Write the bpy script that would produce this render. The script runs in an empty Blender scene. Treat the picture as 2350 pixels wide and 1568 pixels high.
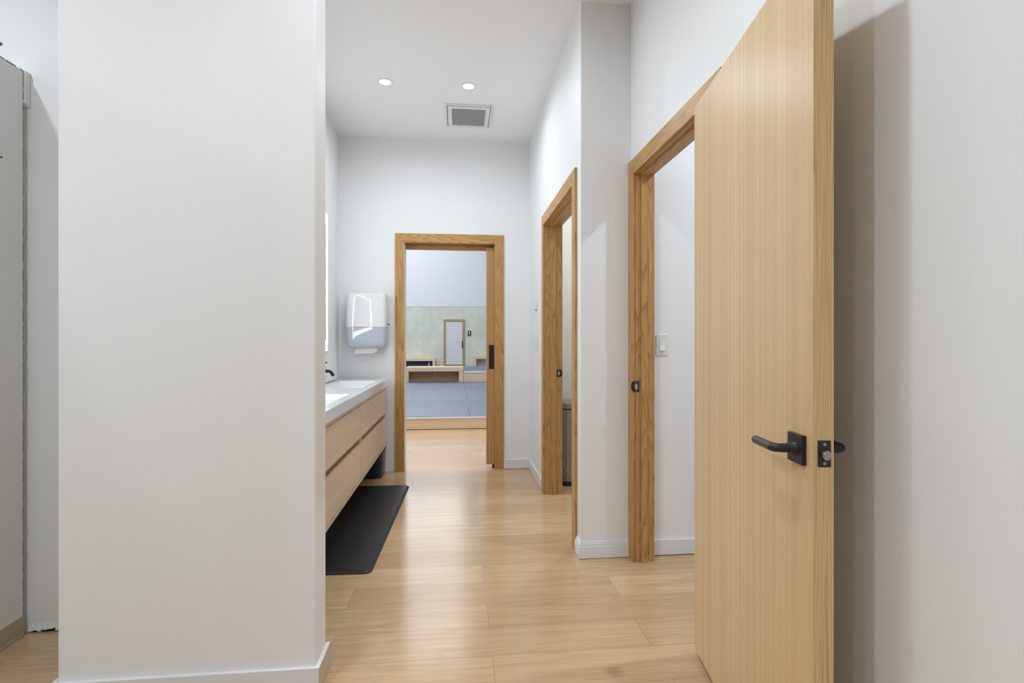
import bpy, bmesh, math, random
from mathutils import Vector, Matrix

SC = bpy.context.scene
COL = SC.collection
PI = math.pi

# ------------------------------------------------------------------ camera
cam_d = bpy.data.cameras.new('camera')
cam_d.sensor_width = 36.0
cam_d.lens = 1200.0 / 2350.0 * 36.0
cam_d.clip_start = 0.05
cam_d.clip_end = 100
cam = bpy.data.objects.new('camera', cam_d)
COL.objects.link(cam)
cam.location = (0, 0, 1.165)
cam.rotation_euler = (PI / 2, 0, -math.atan(123 / 1200.0))
SC.camera = cam

# ------------------------------------------------------------------ world, exposure
w = bpy.data.worlds.new('world')
SC.world = w
w.use_nodes = True
w.node_tree.nodes['Background'].inputs['Color'].default_value = (0.9, 0.95, 1.0, 1)
w.node_tree.nodes['Background'].inputs['Strength'].default_value = 0.3
SC.view_settings.view_transform = 'Standard'
SC.view_settings.look = 'None'
SC.view_settings.exposure = -0.10
SC.view_settings.gamma = 1.0
SC.view_settings.use_curve_mapping = False

# watts of each lamp group
WATT = {'corridor': 6.6, 'middle': 4.3, 'entry': 12.6, 'gap': 22.0, 'left': 10.0, 'left_rear': 15.5, 'rear': 18.5,
        'room': 22.0, 'stall': 16.0, 'hall': 250.0}
MIRROR_GLOW = 9.0
LAMP_COLOR = (0.81, 0.91, 1.0)

# unseen area lights added to brighten the hall and the floor streak
def area(name, loc, size, watt, color=(1, 1, 1), rot=(0, 0, 0), disk=False, parent=None, spread=PI):
    d = bpy.data.lights.new(name, 'AREA')
    d.energy = watt
    d.color = color
    d.spread = spread
    if disk:
        d.shape = 'DISK'
        d.size = size
    else:
        d.shape = 'RECTANGLE'
        d.size, d.size_y = size
    o = bpy.data.objects.new(name, d)
    COL.objects.link(o)
    o.location = loc
    o.rotation_euler = rot
    if parent:
        o.parent = parent
    return o

for (xx, yy, sx, sy, k) in ((-0.5, 5.75, 6.0, 1.2, 1.35), (-3.0, 14.6, 6.4, 3.0, 1.0), (-3.0, 18.2, 6.4, 3.0, 0.8)):
    area('hall_fill_light', (xx, yy, 6.95), (sx, sy), WATT['hall'] * k, (0.96, 0.965, 1.0))
STREAK_GLOW = 3.2

# ------------------------------------------------------------------ helpers
def box(bm, x0, x1, y0, y1, z0, z1, bev=0.0, seg=2):
    vs = [bm.verts.new((x, y, z)) for x in (x0, x1) for y in (y0, y1) for z in (z0, z1)]
    f = [(0, 1, 3, 2), (4, 6, 7, 5), (0, 4, 5, 1), (2, 3, 7, 6), (0, 2, 6, 4), (1, 5, 7, 3)]
    fs = [bm.faces.new([vs[i] for i in q]) for q in f]
    if bev > 0:
        es = list({e for fc in fs for e in fc.edges})
        bmesh.ops.bevel(bm, geom=es, offset=bev, segments=seg, affect='EDGES', profile=0.5)
    return bm

def bx(*a, **k):
    return box(bmesh.new(), *a, **k)

def prism(bm, pts, conv, bev=0.0):
    """pts 2-D outline; conv(u, v, t) -> xyz for t = 0, 1"""
    a = [bm.verts.new(conv(u, v, 0)) for u, v in pts]
    b = [bm.verts.new(conv(u, v, 1)) for u, v in pts]
    n = len(pts)
    fs = [bm.faces.new(a), bm.faces.new(b[::-1])]
    for i in range(n):
        j = (i + 1) % n
        fs.append(bm.faces.new((a[i], b[i], b[j], a[j])))
    bmesh.ops.recalc_face_normals(bm, faces=fs)
    if bev > 0:
        es = list({e for fc in fs for e in fc.edges})
        bmesh.ops.bevel(bm, geom=es, offset=bev, segments=2, affect='EDGES', profile=0.5)
    return bm

def round_rect(x0, x1, y0, y1, r, n=6):
    out = []
    for cx, cy, a0 in ((x1 - r, y1 - r, 0), (x0 + r, y1 - r, 90), (x0 + r, y0 + r, 180), (x1 - r, y0 + r, 270)):
        for k in range(n + 1):
            a = math.radians(a0 + 90.0 * k / n)
            out.append((cx + r * math.cos(a), cy + r * math.sin(a)))
    return out

def loft(bm, rings, cap0=True, cap1=True):
    vr = [[bm.verts.new(p) for p in r] for r in rings]
    n = len(rings[0])
    fs = []
    for a, b in zip(vr[:-1], vr[1:]):
        for i in range(n):
            j = (i + 1) % n
            fs.append(bm.faces.new((a[i], a[j], b[j], b[i])))
    if cap0:
        fs.append(bm.faces.new(vr[0][::-1]))
    if cap1:
        fs.append(bm.faces.new(vr[-1]))
    bmesh.ops.recalc_face_normals(bm, faces=fs)
    return bm

def tube(bm, pts, radii, n=16, cap=True):
    """round sweep along pts with a radius per point"""
    rings = []
    pts = [Vector(p) for p in pts]
    up = Vector((0, 0, 1))
    for i, p in enumerate(pts):
        t = (pts[min(i + 1, len(pts) - 1)] - pts[max(i - 1, 0)]).normalized()
        ref = up if abs(t.dot(up)) < 0.95 else Vector((0, 1, 0))
        s = t.cross(ref).normalized()
        q = s.cross(t).normalized()
        r = radii[i] if isinstance(radii, (list, tuple)) else radii
        rings.append([p + s * (r * math.cos(2 * PI * k / n)) + q * (r * math.sin(2 * PI * k / n)) for k in range(n)])
    return loft(bm, rings, cap, cap)

def disc_cyl(bm, c, axis, r, h, n=24):
    c = Vector(c)
    ax = Vector(axis).normalized()
    return tube(bm, [c, c + ax * h], r, n)

def obj(name, bm, mat, parent=None, local=False, smooth=False, base=None):
    """link a mesh; verts are world coordinates unless local=True.  A parentless mesh gets its origin at base."""
    org = Vector((0, 0, 0))
    if parent is not None and not local:
        q = parent
        while q is not None:
            org += Vector(q.location)
            q = q.parent
    if parent is None:
        if base is None:
            xs = [v.co for v in bm.verts]
            base = ((min(v.x for v in xs) + max(v.x for v in xs)) / 2,
                    (min(v.y for v in xs) + max(v.y for v in xs)) / 2, min(v.z for v in xs))
        org = Vector(base)
    for v in bm.verts:
        v.co -= org
    me = bpy.data.meshes.new(name)
    bmesh.ops.recalc_face_normals(bm, faces=bm.faces)
    bm.to_mesh(me)
    bm.free()
    me.materials.append(mat)
    if smooth:
        for p in me.polygons:
            p.use_smooth = True
        try:
            me.set_sharp_from_angle(angle=math.radians(35))
        except Exception:
            pass
    o = bpy.data.objects.new(name, me)
    COL.objects.link(o)
    if parent is not None:
        o.parent = parent
    else:
        o.location = org
    return o

def tag(o, label, cat=None, group=None, kind=None):
    o['label'] = label
    if cat:
        o['category'] = cat
    if group:
        o['group'] = group
    if kind:
        o['kind'] = kind
    return o

def thing(name, label, cat, loc, rotz=0.0, group=None, kind=None):
    o = bpy.data.objects.new(name, None)
    COL.objects.link(o)
    o.empty_display_size = 0.1
    o.location = loc
    o.rotation_euler = (0, 0, rotz)
    return tag(o, label, cat, group, kind)

def struct(name, bm, mat, label, cat, **k):
    return tag(obj(name, bm, mat, **k), label, cat, kind='structure')

# ------------------------------------------------------------------ materials
def lin(r, g, b):
    def f(c):
        c /= 255.0
        return c / 12.92 if c <= 0.04045 else ((c + 0.055) / 1.055) ** 2.4
    return (f(r), f(g), f(b), 1.0)

class NT:
    def __init__(self, name):
        self.m = bpy.data.materials.new(name)
        self.m.use_nodes = True
        self.t = self.m.node_tree
        self.b = self.t.nodes['Principled BSDF']
    def n(self, kind, **props):
        x = self.t.nodes.new(kind)
        for k, v in props.items():
            setattr(x, k, v)
        return x
    def l(self, a, b):
        self.t.links.new(a, b)
    def val(self, sock, v):
        if hasattr(v, 'is_linked') or hasattr(v, 'links'):
            self.l(v, sock)
        else:
            sock.default_value = v
    def math(self, op, a, b=0.0, c=None):
        x = self.n('ShaderNodeMath', operation=op)
        self.val(x.inputs[0], a)
        self.val(x.inputs[1], b)
        if c is not None:
            self.val(x.inputs[2], c)
        return x.outputs[0]
    def mix(self, fac, a, b, blend='MIX'):
        x = self.n('ShaderNodeMix', data_type='RGBA', blend_type=blend)
        self.val(x.inputs[0], fac)
        self.val(x.inputs[6], a)
        self.val(x.inputs[7], b)
        return x.outputs[2]
    def noise(self, vec, scale=1.0, detail=2.0, rough=0.5, out=0):
        x = self.n('ShaderNodeTexNoise')
        self.l(vec, x.inputs['Vector'])
        x.inputs['Scale'].default_value = scale
        x.inputs['Detail'].default_value = detail
        x.inputs['Roughness'].default_value = rough
        return x.outputs[out]
    def vmul(self, vec, s):
        x = self.n('ShaderNodeVectorMath', operation='MULTIPLY')
        self.l(vec, x.inputs[0])
        x.inputs[1].default_value = s
        return x.outputs[0]
    def vadd(self, a, b):
        x = self.n('ShaderNodeVectorMath', operation='ADD')
        self.l(a, x.inputs[0])
        self.val(x.inputs[1], b)
        return x.outputs[0]
    def ramp(self, fac, stops):
        x = self.n('ShaderNodeValToRGB')
        self.l(fac, x.inputs[0])
        e = x.color_ramp.elements
        while len(e) < len(stops):
            e.new(0.5)
        for el, (p, c) in zip(e, stops):
            el.position = p
            el.color = c
        return x.outputs[0]
    def bump(self, h, strength, dist=0.001):
        x = self.n('ShaderNodeBump')
        x.inputs['Strength'].default_value = strength
        x.inputs['Distance'].default_value = dist
        self.l(h, x.inputs['Height'])
        self.l(x.outputs[0], self.b.inputs['Normal'])
    def base(self, col, rough=0.5, spec=0.5, metal=0.0):
        self.val(self.b.inputs['Base Color'], col)
        self.val(self.b.inputs['Roughness'], rough)
        self.b.inputs['Specular IOR Level'].default_value = spec
        self.b.inputs['Metallic'].default_value = metal
        return self.m

def coords(nt, rnd=True):
    tc = nt.n('ShaderNodeTexCoord').outputs['Object']
    if not rnd:
        return tc
    oi = nt.n('ShaderNodeObjectInfo').outputs['Random']
    cv = nt.n('ShaderNodeCombineXYZ')
    r = nt.math('MULTIPLY', oi, 17.0)
    for i in range(3):
        nt.l(r, cv.inputs[i])
    return nt.vadd(tc, cv.outputs[0])

def paint(name, col, rough=0.55, mottled=0.0, spec=0.3):
    nt = NT(name)
    v = coords(nt, False)
    n1 = nt.noise(v, 260.0, 2.0)
    c = col
    if mottled:
        n2 = nt.noise(v, 1.3, 4.0, 0.6)
        c = nt.mix(nt.ramp(n2, [(0.35, (0, 0, 0, 1)), (0.7, (1, 1, 1, 1))]), col,
                   tuple(x * (1 - mottled) for x in col[:3]) + (1,))
    nt.bump(n1, 0.05, 0.0004)
    return nt.base(c, rough, spec)

def plain(name, col, rough=0.4, spec=0.5, metal=0.0, coat=0.0):
    nt = NT(name)
    v = coords(nt, False)
    n = nt.noise(v, 120.0, 2.0)
    r = nt.math('MULTIPLY_ADD', n, 0.08, rough - 0.04)
    m = nt.base(col, r, spec, metal)
    nt.b.inputs['Coat Weight'].default_value = coat
    nt.b.inputs['Coat Roughness'].default_value = 0.08
    return m

def oak(name, axis, light, dark, pore, ring=24.0, freq=1.0, rough=0.42, pore_amt=0.5, ringamt=0.75, spec=0.4, along=0.55):
    """flat-sawn oak: long cathedral growth rings along `axis` plus fine pores"""
    nt = NT(name)
    v = coords(nt)
    ax = 'XYZ'.index(axis)
    def sc(across, along):
        s = [across] * 3
        s[ax] = along
        return nt.vmul(v, tuple(s))
    warp = nt.noise(sc(9.0 * freq, along * freq), 1.0, 2.0, 0.5)
    fine = nt.noise(sc(60.0, 2.0), 1.0, 2.0)
    x = nt.math('ADD', nt.math('MULTIPLY', warp, ring), nt.math('MULTIPLY', fine, 0.35))
    fr = nt.math('FRACT', x)
    # asymmetric early/late wood: slow rise, quick fall
    ringv = nt.math('POWER', fr, 2.8)
    pores = nt.noise(sc(420.0, 7.0), 1.0, 1.0)
    pm = nt.ramp(pores, [(0.50, (0, 0, 0, 1)), (0.66, (1, 1, 1, 1))])
    tone = nt.noise(sc(5.0, 0.3), 1.0, 1.0)
    c = nt.mix(nt.math('MULTIPLY', ringv, ringamt), light, dark)
    c = nt.mix(nt.math('MULTIPLY', pm, nt.math('MULTIPLY_ADD', ringv, 0.6 * pore_amt, 0.4 * pore_amt)), c, pore)
    c = nt.mix(nt.math('MULTIPLY', tone, 0.35), c, dark)
    nt.bump(pores, 0.12, 0.0003)
    return nt.base(c, rough, spec)

def veneer(name, axis, light, dark, streak, rough=0.38, s1=110.0, s2=22.0, spec=0.5):
    """quarter-sawn straight grain veneer, thin parallel lines along `axis`"""
    nt = NT(name)
    v = coords(nt)
    ax = 'XYZ'.index(axis)
    def sc(across, along):
        s = [across] * 3
        s[ax] = along
        return nt.vmul(v, tuple(s))
    a = nt.noise(sc(s1, 0.35), 1.0, 2.0, 0.6)
    b = nt.noise(sc(s2, 0.2), 1.0, 2.0, 0.5)
    p = nt.noise(sc(520.0, 7.0), 1.0, 1.0)
    c = nt.mix(nt.ramp(a, [(0.32, (0, 0, 0, 1)), (0.68, (1, 1, 1, 1))]), light, dark)
    c = nt.mix(nt.math('MULTIPLY', nt.ramp(b, [(0.3, (0, 0, 0, 1)), (0.75, (1, 1, 1, 1))]), 0.45), c, streak)
    c = nt.mix(nt.math('MULTIPLY', nt.ramp(p, [(0.52, (0, 0, 0, 1)), (0.72, (1, 1, 1, 1))]), 0.22), c, streak)
    nt.bump(p, 0.08, 0.0003)
    return nt.base(c, rough, spec)

def plank_floor(name):
    """wide oak planks running across the corridor (along X), 198 mm wide, 1.22 m long"""
    nt = NT(name)
    tc = nt.n('ShaderNodeNewGeometry').outputs['Position']
    sp = nt.n('ShaderNodeSeparateXYZ')
    nt.l(tc, sp.inputs[0])
    X, Y = sp.outputs[0], sp.outputs[1]
    rowf = nt.math('DIVIDE', nt.math('SUBTRACT', Y, 1.934), 0.198)
    row = nt.math('FLOOR', rowf)
    fy = nt.math('FRACT', rowf)
    odd = nt.math('FLOORED_MODULO', row, 2.0)
    # odd rows joint at x = .125, even rows half a plank further
    sh = nt.math('MULTIPLY_ADD', odd, -0.61, 0.735)
    colf = nt.math('DIVIDE', nt.math('SUBTRACT', X, sh), 1.22)
    colm = nt.math('FLOOR', colf)
    fx = nt.math('FRACT', colf)
    cid = nt.n('ShaderNodeCombineXYZ')
    nt.l(row, cid.inputs[0])
    nt.l(colm, cid.inputs[1])
    wn = nt.n('ShaderNodeTexWhiteNoise', noise_dimensions='2D')
    nt.l(cid.outputs[0], wn.inputs['Vector'])
    rnd = wn.outputs['Value']
    rcol = wn.outputs['Color']
    off = nt.vmul(rcol, (37.0, 23.0, 11.0))
    v = nt.vadd(tc, off)
    def sc(along, across):
        return nt.vmul(v, (along, across, 1.0))
    warp = nt.noise(sc(0.75, 7.5), 1.0, 2.5, 0.55)
    fine = nt.noise(sc(2.5, 70.0), 1.0, 2.0)
    fr = nt.math('FRACT', nt.math('ADD', nt.math('MULTIPLY', warp, 9.0), nt.math('MULTIPLY', fine, 0.5)))
    ring = nt.math('POWER', fr, 2.0)
    streak = nt.noise(sc(1.6, 38.0), 1.0, 3.0, 0.6)
    light, mid, dark = lin(214, 181, 140), lin(197, 163, 123), lin(163, 130, 95)
    c = nt.mix(rnd, light, mid)
    c = nt.mix(nt.math('MULTIPLY', ring, 0.30), c, dark)
    c = nt.mix(nt.math('MULTIPLY', nt.ramp(streak, [(0.42, (0, 0, 0, 1)), (0.72, (1, 1, 1, 1))]), 0.40), c, dark)
    pores = nt.noise(sc(9.0, 420.0), 1.0, 1.0)
    c = nt.mix(nt.math('MULTIPLY', nt.ramp(pores, [(0.55, (0, 0, 0, 1)), (0.7, (1, 1, 1, 1))]), 0.25), c, dark)
    # seams
    ey = nt.math('MINIMUM', fy, nt.math('SUBTRACT', 1.0, fy))
    ex = nt.math('MINIMUM', fx, nt.math('SUBTRACT', 1.0, fx))
    sy = nt.math('LESS_THAN', ey, 0.0055)
    sx = nt.math('LESS_THAN', ex, 0.0009)
    seam = nt.math('MAXIMUM', sy, sx)
    c = nt.mix(nt.math('MULTIPLY', seam, 0.45), c, lin(96, 68, 44))
    # rare tiny knots
    kn = nt.noise(nt.vmul(v, (3.0, 9.0, 1.0)), 1.0, 0.0)
    c = nt.mix(nt.math('MULTIPLY', nt.ramp(kn, [(0.83, (0, 0, 0, 1)), (0.87, (1, 1, 1, 1))]), 0.6), c, lin(104, 72, 46))
    h = nt.math('SUBTRACT', nt.math('MULTIPLY', streak, 0.5), seam)
    nt.bump(h, 0.10, 0.0006)
    rough = nt.math('MULTIPLY_ADD', streak, 0.10, 0.13)
    return nt.base(c, rough, 0.5)

def emit(name, col, strength):
    m = bpy.data.materials.new(name)
    m.use_nodes = True
    b = m.node_tree.nodes['Principled BSDF']
    b.inputs['Base Color'].default_value = (0.8, 0.8, 0.8, 1)
    b.inputs['Emission Color'].default_value = col
    b.inputs['Emission Strength'].default_value = strength
    return m

def limewash(name):
    nt = NT(name)
    v = coords(nt, False)
    a = nt.noise(v, 1.1, 5.0, 0.65)
    b = nt.noise(nt.vmul(v, (3.5, 3.5, 2.2)), 1.0, 4.0, 0.7)
    f = nt.math('ADD', nt.math('MULTIPLY', a, 0.6), nt.math('MULTIPLY', b, 0.4))
    c = nt.mix(nt.ramp(f, [(0.36, (0, 0, 0, 1)), (0.66, (1, 1, 1, 1))]), lin(202, 209, 194), lin(228, 232, 221))
    return nt.base(c, 0.8, 0.2)

def mats(name):
    """blue-grey roll mats, rows along X with staggered butt joints"""
    nt = NT(name)
    tc = nt.n('ShaderNodeNewGeometry').outputs['Position']
    sp = nt.n('ShaderNodeSeparateXYZ')
    nt.l(tc, sp.inputs[0])
    X, Y = sp.outputs[0], sp.outputs[1]
    rowf = nt.math('DIVIDE', nt.math('SUBTRACT', Y, 6.99), 1.0)
    row = nt.math('FLOOR', rowf)
    fy = nt.math('FRACT', rowf)
    odd = nt.math('FLOORED_MODULO', row, 2.0)
    colf = nt.math('DIVIDE', nt.math('SUBTRACT', X, nt.math('MULTIPLY_ADD', odd, -1.02, 0.15)), 2.0)
    fx = nt.math('FRACT', colf)
    ey = nt.math('MINIMUM', fy, nt.math('SUBTRACT', 1.0, fy))
    ex = nt.math('MINIMUM', fx, nt.math('SUBTRACT', 1.0, fx))
    seam = nt.math('MAXIMUM', nt.math('MULTIPLY', nt.math('LESS_THAN', ey, 0.006), 0.3), nt.math('LESS_THAN', ex, 0.004))
    wn = nt.n('ShaderNodeTexWhiteNoise', noise_dimensions='1D')
    nt.l(row, wn.inputs['W'])
    c = nt.mix(wn.outputs['Value'], lin(110, 121, 137), lin(118, 129, 144))
    c = nt.mix(nt.math('MULTIPLY', seam, 0.75), c, lin(60, 66, 78))
    fine = nt.noise(tc, 180.0, 2.0)
    nt.bump(fine, 0.1, 0.0006)
    return nt.base(c, 0.5, 0.4)

M = {}
M['wall'] = paint('white_wall_paint', (0.88, 0.88, 0.88, 1), 0.5)
M['wall_stall'] = paint('warm_white_wall_paint', (0.80, 0.765, 0.68, 1), 0.5)
M['ceiling'] = paint('white_ceiling_paint', (0.92, 0.92, 0.92, 1), 0.7)
M['rough_wall'] = paint('grey_primer_paint', (0.84, 0.84, 0.82, 1), 0.7, 0.08)
M['trim'] = paint('white_trim_enamel', (0.82, 0.82, 0.83, 1), 0.3, 0.0, 0.5)
M['raw_board'] = paint('raw_beige_board', lin(190, 176, 148), 0.7, 0.15)
M['gap'] = plain('dark_gap', (0.012, 0.011, 0.010, 1), 0.9)
M['floor'] = plank_floor('oak_plank_floor')
OL, OD, OP = lin(208, 163, 101), lin(154, 107, 54), lin(110, 72, 32)
M['oak_z'] = oak('oak_trim_vertical', 'Z', OL, OD, OP)
M['oak_x'] = oak('oak_trim_across', 'X', OL, OD, OP)
VL, VD, VS = lin(230, 199, 154), lin(212, 178, 131), lin(190, 154, 108)
M['veneer_z'] = veneer('pale_oak_veneer', 'Z', VL, VD, VS, 0.36)
M['pocket_z'] = veneer('pocket_oak_veneer', 'Z', lin(206, 164, 112), lin(184, 140, 86), lin(156, 114, 66), 0.4, 60.0, 14.0)
M['edge_z'] = oak('oak_door_edge', 'Z', lin(240, 210, 158), lin(200, 164, 110), lin(132, 98, 56), 30.0, 1.7, 0.55, 0.6, 0.7, along=0.14)
M['van_y'] = veneer('vanity_oak_veneer', 'Y', lin(234, 212, 188), lin(222, 196, 168), lin(204, 174, 144), 0.3, 70.0, 16.0)
M['recess'] = plain('brown_recess', lin(158, 120, 86), 0.6)
M['bench'] = veneer('pale_maple_board', 'X', lin(242, 220, 188), lin(232, 206, 170), lin(214, 186, 148), 0.5, 30.0, 9.0)
M['bench_dark'] = oak('brown_plywood_panel', 'X', lin(196, 156, 120), lin(164, 124, 90), lin(130, 94, 64), 7.0, 0.35)
M['solid_white'] = plain('white_solid_surface', (0.90, 0.90, 0.89, 1), 0.12, 0.5, 0.0, 0.3)
M['white_plastic'] = plain('white_gloss_plastic', (0.82, 0.82, 0.82, 1), 0.045, 0.6, 0.0, 1.0)
M['white_satin'] = plain('white_satin_plastic', (0.80, 0.80, 0.80, 1), 0.35)
M['black'] = plain('matte_black_metal', (0.012, 0.012, 0.013, 1), 0.42, 0.5)
M['black_grip'] = plain('satin_black_grip', (0.022, 0.023, 0.027, 1), 0.3, 0.6)
M['steel'] = plain('brushed_steel', (0.42, 0.42, 0.42, 1), 0.32, 0.5, 1.0)
M['steel_dark'] = plain('stainless_can_steel', (0.33, 0.29, 0.25, 1), 0.28, 0.5, 1.0)
M['screw'] = plain('grey_screw_metal', (0.30, 0.29, 0.27, 1), 0.35, 0.5, 1.0)
M['mat_rubber'] = plain('black_rubber_mat', (0.022, 0.023, 0.025, 1), 0.5, 0.4)
M['bin'] = plain('navy_bin_plastic', (0.018, 0.026, 0.05, 1), 0.3, 0.5)
M['bin_dark'] = plain('black_plastic', (0.01, 0.01, 0.01, 1), 0.5)
M['paper'] = plain('white_paper', (0.80, 0.80, 0.79, 1), 0.9, 0.2)
M['far_white'] = paint('hall_white_paint', (0.80, 0.82, 0.85, 1), 0.7)
M['lime'] = limewash('sage_limewash')
M['mats'] = mats('blue_grey_floor_mats')
M['mat_top'] = plain('grey_mat_vinyl', lin(112, 124, 128), 0.85, 0.15)
M['far_door'] = plain('pale_door_laminate', (0.72, 0.74, 0.78, 1), 0.5)
M['far_oak'] = oak('hall_oak_trim', 'Z', lin(190, 164, 120), lin(162, 134, 90), lin(140, 112, 72))
M['lens'] = emit('lit_downlight_lens', (1, 1, 1, 1), 1.5)
M['mirror_lit'] = emit('lit_mirror_border', (0.86, 0.94, 1, 1), MIRROR_GLOW)
nt = NT('silver_mirror_glass')
M['mirror'] = nt.base((0.86, 0.87, 0.87, 1), 0.02, 0.5, 1.0)
nt = NT('smoky_blue_plastic')
nt.base(lin(222, 228, 243), 0.02, 0.6)
nt.b.inputs['Transmission Weight'].default_value = 0.30
nt.b.inputs['IOR'].default_value = 1.35
nt.b.inputs['Coat Weight'].default_value = 1.0
nt.b.inputs['Coat Roughness'].default_value = 0.03
M['smoke'] = nt.m
nt = NT('insect_mesh_grey')
M['duct'] = nt.base((0.10, 0.10, 0.10, 1), 0.8)

# ================================================================== SETTING
CEIL = 2.99
# ---- floor
struct('floor', bx(-4.2, 3.2, -4.6, 6.985, -0.10, 0.0), M['floor'],
       'wide oak plank floor running through corridor and hall', 'floor', base=(0, 0, 0))
# hall ground below the platform
struct('floor_hall', bx(-7.0, 7.0, 6.985, 21.4, -0.10, 0.0), M['gap'],
       'hidden floor slab under the raised hall platform', 'floor')
bm = bmesh.new()
box(bm, -7.0, -4.2, 4.9, 6.985, -0.10, 0.0)
box(bm, 3.2, 7.0, 4.9, 6.985, -0.10, 0.0)
struct('floor_hall_sides', bm, M['floor'], 'oak plank floor at both sides of the hall entry', 'floor')

# ---- ceiling (corridor and rooms)
struct('ceiling', bx(-4.2, 3.2, -4.6, 4.90, CEIL, CEIL + 0.12), M['ceiling'],
       'plain white flat ceiling over the corridor', 'ceiling')
struct('ceiling_hall', bx(-7.0, 7.0, 4.90, 21.4, 7.0, 7.1), M['ceiling'],
       'high white ceiling of the hall beyond the pocket door', 'ceiling')

# ---- back wall with pocket door opening
OX0, OX1, OZ = -0.479, 0.327, 2.050
bm = bmesh.new()
box(bm, -4.2, OX0 - 0.02, 4.77, 4.90, 0, CEIL)
box(bm, OX0 - 0.02, OX1 + 0.02, 4.77, 4.90, OZ + 0.055, CEIL)
box(bm, OX1 + 0.02, 1.25, 4.77, 4.805, 0, CEIL)       # pocket: two skins
box(bm, OX1 + 0.02, 1.25, 4.865, 4.90, 0, CEIL)
box(bm, OX1 + 0.02, 1.25, 4.805, 4.865, OZ + 0.06, CEIL)
box(bm, 1.25, 3.2, 4.77, 4.90, 0, CEIL)
struct('wall_back', bm, M['wall'], 'white end wall of the corridor around the pocket door', 'wall')
bm = bmesh.new()
box(bm, -7.0, -4.2, 4.77, 4.90, 0, 7.0)
box(bm, 3.2, 7.0, 4.77, 4.90, 0, 7.0)
box(bm, -4.2, 3.2, 4.80, 4.90, CEIL + 0.12, 7.0)
struct('wall_hall_near', bm, M['far_white'], 'hall side of the wall above the corridor', 'wall')

# ---- right wall with the stall doorway
MY0, MY1, MZ = 2.931, 3.930, 2.046
bm = bmesh.new()
box(bm, 0.655, 0.777, MY1 + 0.02, 4.77, 0, CEIL)
box(bm, 0.655, 0.777, MY0 - 0.02, MY1 + 0.02, MZ + 0.02, CEIL)
box(bm, 0.655, 0.777, 2.877, MY0 - 0.02, 0, CEIL)
struct('wall_right', bm, M['wall'], 'white right corridor wall around the stall doorway', 'wall')
bm = bx(0.655, 3.2, 2.757, 2.877, 0, CEIL)
struct('wall_right_return', bm, M['wall'], 'white wall end jutting out between the two right doorways', 'wall')
# ---- near right wall with the open door
RY0, RY1, RZ = 1.837, 2.674, 2.046
bm = bmesh.new()
box(bm, 0.93, 1.02, RY1 + 0.02, 2.757, 0, CEIL)
box(bm, 0.93, 1.02, RY0 - 0.02, RY1 + 0.02, RZ + 0.02, CEIL)
box(bm, 0.93, 1.02, -4.6, RY0 - 0.02, 0, CEIL)
struct('wall_right_near', bm, M['wall'], 'white wall behind the open oak door', 'wall')
struct('wall_right_outer', bx(3.2, 3.3, -4.6, 4.90, 0, CEIL), M['wall'],
       'outer wall of the right-hand rooms', 'wall')
struct('wall_room_near', bx(1.02, 3.2, 0.9, 1.0, 0, CEIL), M['wall'],
       'near wall of the right-hand room', 'wall')
struct('wall_stall_side', bx(2.0, 2.1, 2.877, 4.77, 0, CEIL), M['wall_stall'],
       'far side wall of the stall', 'wall')
struct('wall_stall_back', bx(0.777, 2.0, 4.752, 4.768, 0, CEIL), M['wall_stall'],
       'warm white wall seen through the stall doorway', 'wall')

# ---- vanity alcove
struct('wall_left', bx(-1.17, -1.055, 2.40, 4.77, 0, CEIL), M['wall'],
       'white left corridor wall behind the vanity', 'wall')
struct('wall_left_furring', bx(-1.055, -1.040, 2.40, 4.575, 0.84, 2.905, 0.002), M['wall'],
       'slightly raised white panel on the wall behind the mirror', 'wall')
# stub wall in the left foreground
struct('wall_left_stub', bx(-1.264, -0.472, 1.795, 1.93, 0, CEIL, 0.006, 3), M['wall'],
       'white stub wall filling the left foreground', 'wall')
struct('wall_left_back', bx(-4.2, -0.66, 2.28, 2.40, 0.0, CEIL), M['wall'],
       'white wall in the gap at far left with torn bottom edge', 'wall')
struct('wall_far_left', bx(-4.3, -4.2, -4.6, 4.90, 0, CEIL), M['wall'], 'outer wall on the left', 'wall')
struct('wall_front', bx(-4.2, 3.2, -4.7, -4.6, 0, CEIL), M['wall'], 'wall behind the viewpoint', 'wall')

# partition at the far left edge
part = thing('wall_partition', 'low grey partition wall with worn edges at the left border', 'wall', (-1.76, 1.35, 0),
             kind='structure')
obj('panel', bx(-1.80, -1.713, 0.50, 2.256, 0.0, 2.238, 0.004), M['rough_wall'], part)
b = obj('bare_strip', bx(-1.7135, -1.7105, 0.50, 2.2565, 0.012, 0.080, 0.0), M['raw_board'], part)
b['label'] = 'bare beige strip along the foot'
obj('base_lip', bx(-1.7135, -1.7075, 0.50, 2.2565, 0.0, 0.012, 0.0015), M['raw_board'], part)
bm = bmesh.new()
prism(bm, [(2.256, 2.238), (2.279, 2.238), (2.279, 2.098), (2.256, 2.112)],
      lambda u, v, t: (-1.795 + t * 0.091, u, v), 0.0015)
obj('head_block', bm, M['rough_wall'], part)
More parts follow.
